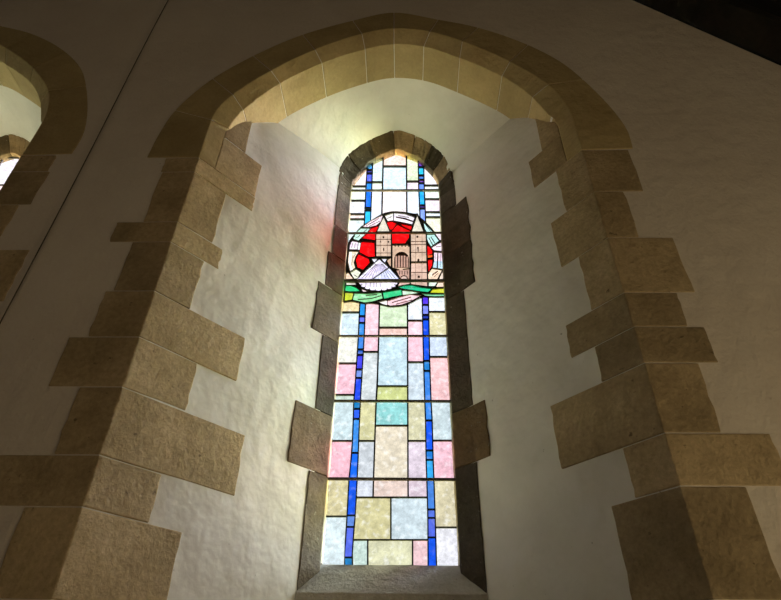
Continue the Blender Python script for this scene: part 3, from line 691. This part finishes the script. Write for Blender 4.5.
# scallop shell
SH = (.80, .72, .98)
reg([(370, 258), (388.4, 258), (386.8, 261.6), (390.6, 267), (401, 280.6), (398.6, 284.6), (394, 289), (386, 292.4), (377, 292.6), (366, 289.6), (358.6, 284.4), (355.2, 280.6), (368.6, 266.6), (371.6, 262.4)], 'lead')
reg([(371.8, 259), (377.6, 259), (374.4, 262.4)], 'shell', (.82, .80, .95)); reg([(381.4, 259), (386.8, 259), (384.8, 262.4)], 'shell', (.82, .80, .95))
reg([(379.4, 259.6), (388.2, 267.4), (371.6, 279.2), (357.4, 279.2)], 'shell', SH)
reg([(389.2, 268.4), (399.2, 279.2), (373.2, 279.2)], 'shell', (.70, .72, 1.0))
sc = [(359.4, 282.4)]; nS = 9
for i in range(nS):
    a0 = math.pi*(1-(i+.12)/nS); a1 = math.pi*(1-(i+.88)/nS); am_ = (a0+a1)/2
    for a_, r in ((a0, .90), (a0, 1.0), (am_, 1.04), (a1, 1.0), (a1, .90)): sc.append((378.4+18.6*r*math.cos(a_), 282.2+8.4*r*math.sin(a_)))
sc.append((397.6, 282.4)); reg(sc, 'shell', (.90, .80, 1.0), .2)
for i in range(11):
    t = (i+.5)/11; bx_ = 358.5+40*t; tx, ty = 379.4+(bx_-379.4)*.18, 259.8+19.4*.22
    pl(tx, ty, 379.4+(bx_-379.4)*.93, 278.4, 'paint_shell', .11)
for x in (366, 370.5, 374, 376.5, 381): pl(x, 282.6, x-.3, 286.8, 'paint_shell', .2)
pl(378.8, 260.6, 360, 277.8, 'shell_rim', .5); pl(380.2, 261, 387.4, 267.4, 'shell_rim', .4)
# waves
W_ = 'green_wave'; G1 = (.03, .55, .18); G2 = (.28, .68, .32)
reg([(346.6, 283), (354.8, 283.2), (356, 284.8), (347, 285)], W_, (.86, .82, .72))
reg([(346.2, 286), (351, 286), (356.4, 288.2), (360.2, 291.4), (350, 291.6), (345.6, 291)], W_, G1, .1)
reg([(361.4, 289), (364, 290.2), (368.4, 291.8), (363.4, 291.8)], W_, (.90, .68, .72))
reg([(345.6, 293), (353.2, 293.4), (351.6, 299.8), (345, 300.8)], W_, (.55, .62, .04), .1)
reg([(355, 293.6), (368, 294.2), (381, 293.0), (382.4, 298.6), (372, 301.6), (365, 302.6), (353.2, 300)], W_, G2, .2)
pl(358, 299.6, 372, 298.4, 'paint_wave', .3); pl(372, 298.4, 381.4, 295.6, 'paint_wave', .3); pl(366, 295.4, 377, 294.6, 'paint_wave', .35)
reg([(383.2, 292.8), (392, 291.4), (401, 290), (401.4, 295.2), (392, 297), (384.4, 298.8)], W_, (.04, .58, .22), .1)
reg([(398.6, 287.6), (405, 285.8), (412, 285.6), (422, 288), (431.4, 289.0), (428, 292.2), (418, 291), (404, 288.8)], W_, (.02, .56, .26), .1)
for i in range(12): x = 402+i*2.1; pl(x, 287.1+.1*i, x+.8, 286.3+.14*i, 'paint_wave', .2)
reg([(402.8, 290.8), (412, 291.6), (420, 293), (411, 294.2), (403, 295)], W_, (.55, .78, .55))
reg([(433.2, 289.8), (443.9, 288.6), (444.3, 293.2), (430.8, 292.8)], W_, (.62, .64, .03), .1)
reg([(421, 293.9), (430, 294.6), (444.4, 294.6), (444.6, 296), (434, 296.4), (425.6, 295.8)], W_, (.22, .62, .34), .1)
reg([(388.2, 301.2), (400, 297.4), (410, 294.9), (420.6, 295.8), (410, 301.6), (402, 304.6), (390.2, 305.8), (387.8, 304.8)], W_, (.93, .60, .64), .3)
pl(392, 302.6, 411, 297.2, 'paint_pink', .3); pl(396, 304.2, 412, 300, 'paint_pink', .25)
reg([(378.8, 302.4), (387, 300.6), (386.6, 305.2), (383, 304.2)], W_, (.88, .84, .80))

regs = regions
v, f, of = planar(regs, 1e-4)
groups = {}
for t, o in zip(f, of):
    if 0 not in o: continue
    k = max(o); groups.setdefault(names[k], []).append((tuple(t), colors[k]))
def slab(name, tris, y0, y1, mat, parent, shell=True):
    idx = {}; V = []; Fc = []; cl = []; n = 0; ed = {}
    used = sorted({i for t, _ in tris for i in t})
    for i in used:
        idx[i] = len(V); V.append(P(v[i].x, v[i].y, YG)+Vector((0, y0, 0)))
    off = len(V)
    for i in used: V.append(P(v[i].x, v[i].y, YG)+Vector((0, y1, 0)))
    for t, c in tris:
        q = [idx[i] for i in t]; a, b, d_ = V[q[0]], V[q[1]], V[q[2]]
        if (b-a).cross(d_-a).y > 0: q = q[::-1]
        Fc.append(tuple(q)); cl.append(c); Fc.append(tuple(x+off for x in q[::-1])); cl.append(c)
        for i in range(len(q)): ed.setdefault(frozenset((q[i], q[(i+1) % len(q)])), []).append((q[i], q[(i+1) % len(q)], c))
    for k, l in ed.items():
        if len(l) == 1: a, b, c = l[0]; Fc.append((b, a, a+off, b+off)); cl.append(c)
    return link(name, V, Fc, mat, parent, cols=cl)
gw = empty('stained_glass_panel', (0, 0, 0))
tag(gw, 'tall pointed stained glass panel with red roundel of castle and scallop shell above pastel panes', 'stained glass', kind='thing')
slab('lead_came', groups['lead'], -.005, .005, M['lead'], gw)
def gpart(name, key, parent=gw, label=None):
    o = slab(name, groups[key], -.0015, .0015, M['glass'], parent)
    if label: o['label'] = label
    return o
def ppart(name, key, parent, mat=None):
    o = slab(name, groups[key], -.0022, .0018, mat or M['paint'], parent); return o
def split(key, fn):
    for t, c in groups.pop(key):
        cx = sum(v[i].x for i in t)/3; cy = sum(v[i].y for i in t)/3; groups.setdefault(key+fn(cx, cy), []).append((t, c))
ud = lambda x, y: '_up' if y < 255 else '_low'
split('border_glass', lambda x, y: ('_l' if x < 395 else '_r')+ud(x, y)); split('pale_pane', ud); split('blue_strip_a', ud); split('blue_strip_b', ud)
split('red_glass', lambda x, y: '_l' if x < 381 else '_r' if x > 424 else '_c')
for k, n_ in (('border_glass_l_up', 'outer pastel panes above the roundel, beside the bright jamb'), ('border_glass_l_low', 'outer pastel panes below the roundel, beside the bright jamb'),
              ('border_glass_r_up', 'outer pastel panes above the roundel, beside the dim jamb'), ('border_glass_r_low', 'outer pastel panes below the roundel, beside the dim jamb')): gpart('border_glass', k, label=n_)
gpart('pale_pane', 'pale_pane_up', label='near white inner panes above the roundel'); gpart('pale_pane', 'pale_pane_low', label='mottled pink, amber and pale blue inner panes below the waves')
gpart('blue_strip', 'blue_strip_a_up', label='short blue strip above the shorter tower'); gpart('blue_strip', 'blue_strip_a_low', label='long wavering blue strip')
gpart('blue_strip', 'blue_strip_b_up', label='short blue strip above the taller tower'); gpart('blue_strip', 'blue_strip_b_low', label='long straight blue strip')
for k in ('_l', '_c', '_r'): gpart('red_sky', 'red_glass'+k)
rg = gpart('roundel_ring', R_); ppart('brush_line', 'paint_ring', rg)
ta = gpart('castle_tower', 'tower_a', label='shorter castle tower above the shell'); gpart('spire', 'spire_a', ta); ppart('painted_masonry', 'paint_a', ta)
tb_ = gpart('castle_tower', 'tower_b', label='full height castle tower beside the gate'); gpart('spire', 'spire_b', tb_); ppart('painted_masonry', 'paint_b', tb_)
gt = gpart('castle_gate', 'gate'); ppart('painted_arch', 'paint_gate', gt)
sh = gpart('scallop_shell', 'shell'); ppart('painted_rib', 'paint_shell', sh, M['paint'])
groups['shell_rim'] = [(t, (.95, .95, 1, .1)) for t, c in groups['shell_rim']]; gpart('shell_rim', 'shell_rim', sh)
gwv = gpart('green_wave', W_); ppart('brush_line', 'paint_wave', gwv)
if 'paint_pink' in groups: ppart('brush_line', 'paint_pink', gwv)
def bar(z, dx, par, xa=None, xb=None, r=.0055):
    loops = []
    for x in (GXL+dx-.01, (GXL+GXR)/2+dx, GXR+dx+.01):
        loops.append([(x, YG-.016+r*1.0*math.cos(a), z+r*math.sin(a)) for a in [i*math.pi/4 for i in range(8)]])
    return loft('saddle_bar', loops, M['bar'], par, smooth=False)
BARS = [P(395, y, YG-.016).z for y in (190.4, 233.0, 280.8, 336, 401.2, 479.2)]
for i, z in enumerate(BARS): bar(z, 0, gw, r=(.008, .0075, .0095, .007, .008, .008)[i])
# pale mortar fillet bedding the glass along both jambs
for s, gx in ((-1, GXL), (1, GXR)):
    loops = []
    for k in range(40):
        z = ZSILL+(zgs+.02-ZSILL)*k/39; w = .005+jit(.0015)
        loops.append([(gx, YG-.018+jit(.003), z), (gx-s*w, YG-.003, z), (gx, YG-.003, z)] if s < 0 else [(gx, YG-.003, z), (gx-s*w, YG-.003, z), (gx, YG-.018+jit(.003), z)])
    loft('mortar_fillet', loops, M['fillet'], gw)

# neighbouring panel, only its top corner shows
gw2 = empty('stained_glass_panel', (DXL, 0, 0))
tag(gw2, 'pastel leaded glass panel, only a corner showing in the window at the picture edge', 'stained glass', kind='thing')
og = gl_outline(DXL)
cm = lambda x: x+DXL
xs = [GXL-.01, GXL+.10, GXL+.135, (GXL+GXR)/2-.07, (GXL+GXR)/2+.07, GXR-.135, GXR-.10, GXR+.01]
rg2, nm2, cl2 = [og], ['lead'], [(1, 1, 1, 1)]
palette = [(.82, .90, .92), (.93, .70, .72), (.72, .86, .90), (.84, .86, .66), (.90, .80, .88), (.66, .82, .84), (.90, .74, .6)]
for c_ in range(7):
    z = ZSILL-.02; k = c_
    while z < 5:
        h = random.uniform(.10, .30) if c_ not in (1, 5) else random.uniform(.06, .2)
        rg2.append([(cm(xs[c_])+.004, z+.004), (cm(xs[c_+1])-.004, z+.004), (cm(xs[c_+1])-.004, z+h-.004), (cm(xs[c_])+.004, z+h-.004)])
        nm2.append('blue' if c_ in (1, 5) else 'pane'); cl2.append((.03, .25, .8, .1) if c_ in (1, 5) else (*palette[k % 7], .35)); z += h; k += 3
v2, f2, of2 = planar(rg2)
g2 = {}
for t, o in zip(f2, of2):
    if 0 in o: g2.setdefault(nm2[max(o)], []).append((tuple(t), cl2[max(o)]))
def slab2(name, tris, h, mat, parent):
    idx = {}; V = []; Fc = []; cl = []
    used = sorted({i for t, _ in tris for i in t})
    for i in used: idx[i] = len(V); V.append(Vector((v2[i].x, YG-h, v2[i].y)))
    off = len(V)
    for i in used: V.append(Vector((v2[i].x, YG+h, v2[i].y)))
    ed = {}
    for t, c in tris:
        q = [idx[i] for i in t]; a, b, d_ = V[q[0]], V[q[1]], V[q[2]]
        if (b-a).cross(d_-a).y > 0: q = q[::-1]
        Fc.append(tuple(q)); cl.append(c); Fc.append(tuple(x+off for x in q[::-1])); cl.append(c)
        for i in range(3): ed.setdefault(frozenset((q[i], q[(i+1) % 3])), []).append((q[i], q[(i+1) % 3], c))
    for k, l in ed.items():
        if len(l) == 1: a, b, c = l[0]; Fc.append((b, a, a+off, b+off)); cl.append(c)
    return link(name, V, Fc, mat, parent, cols=cl)
slab2('lead_came', g2['lead'], .005, M['lead'], gw2); slab2('pale_pane', g2['pane'], .0015, M['glass'], gw2); slab2('blue_strip', g2['blue'], .0015, M['glass'], gw2)
for z in BARS: bar(z, DXL, gw2)

# ------------------------------------------------------------------ cable hanging on the pier between the windows
a, b = P(171, -2), P(0, 328)
a = a+(a-b)*.6; b2 = b+(b-P(171, -2))*.9
pts = [a.lerp(b2, i/30) for i in range(31)]
loops = []
for i, p in enumerate(pts):
    q = p+Vector((.004*math.sin(i*.5), -.011, 0)); r = .0028
    loops.append([(q.x+r*math.cos(t), q.y+r*math.sin(t), q.z) for t in [k*math.pi/4 for k in range(8)]])
o = loft('wall_cable', loops, M['cable'], smooth=True)
tag(o, 'thin dark cable running down the plaster between the two arched windows', 'cable')

# ------------------------------------------------------------------ light
SKY, LOBE_R, LOBE_L, GRASS = 1.33, 54.0, 4.0, 6.0
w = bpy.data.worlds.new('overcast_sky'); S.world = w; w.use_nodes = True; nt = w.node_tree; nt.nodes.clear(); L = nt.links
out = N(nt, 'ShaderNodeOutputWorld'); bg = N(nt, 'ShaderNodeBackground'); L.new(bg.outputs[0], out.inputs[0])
tc = N(nt, 'ShaderNodeTexCoord'); sx = N(nt, 'ShaderNodeSeparateXYZ'); L.new(tc.outputs['Generated'], sx.inputs[0])
rp = N(nt, 'ShaderNodeValToRGB'); L.new(sx.outputs['Z'], rp.inputs[0])
e = rp.color_ramp.elements; mr = N(nt, 'ShaderNodeMapRange', i_From_Min=-1.0, i_From_Max=1.0); L.new(sx.outputs['Z'], mr.inputs[0]); L.new(mr.outputs[0], rp.inputs[0])
e[0].position = .47; e[0].color = (.70, .71, .40, 1); e[1].position = .53; e[1].color = (.92, .95, 1.0, 1)
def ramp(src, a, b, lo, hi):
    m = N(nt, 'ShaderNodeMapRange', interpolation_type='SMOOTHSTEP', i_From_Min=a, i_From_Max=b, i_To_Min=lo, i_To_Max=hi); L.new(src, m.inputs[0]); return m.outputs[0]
# side lobes added to light the reveals; grass glow boosted to light the vault
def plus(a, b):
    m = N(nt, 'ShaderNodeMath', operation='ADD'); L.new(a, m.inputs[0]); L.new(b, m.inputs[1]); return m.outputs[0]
tot = plus(plus(plus(ramp(sx.outputs['X'], .35, .9, 0, LOBE_R), ramp(sx.outputs['Z'], .15, .85, SKY, SKY*1.3)), ramp(sx.outputs['X'], -.98, -.62, LOBE_L, 0)), ramp(sx.outputs['Z'], -.1, 0, GRASS, 0))
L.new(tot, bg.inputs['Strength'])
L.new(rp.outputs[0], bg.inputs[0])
def lamp(name, typ, loc, energy, col, **kw):
    l = bpy.data.lights.new(name, typ); o = bpy.data.objects.new(name, l); C.objects.link(o); o.location = loc; l.energy = energy; l.color = col
    for k, v_ in kw.items(): setattr(l, k, v_)
    return o
for dx in (0, DXL):
    o = lamp('window_portal', 'AREA', ((GXL+GXR)/2+dx, YOUT-.02, (ZSILL+4.4)/2), 1, (1, 1, 1), shape='RECTANGLE', size=.75, size_y=4.5-ZSILL)
    o.rotation_euler = (math.radians(-90), 0, 0); o.data.cycles.is_portal = True
lamp('fill_lamp', 'POINT', (2.75, -1.5, .8), 62, (1, .80, .47), shadow_soft_size=.35)  # unseen low lamp added to brighten the lower right of the wall
lamp('fill_lamp', 'POINT', (-1.5, -5, 3.2), 18, (1, .80, .57), shadow_soft_size=.3)  # unseen lamp added behind the camera as dim warm fill

vs = S.view_settings; vs.view_transform = 'Standard'; vs.look = 'None'; vs.gamma = 1; vs.use_curve_mapping = False; vs.exposure = 0
S.cycles.max_bounces = 12; S.cycles.transparent_max_bounces = 16; S.cycles.diffuse_bounces = 6; S.cycles.sample_clamp_indirect = 6
S.cycles.use_denoising = True
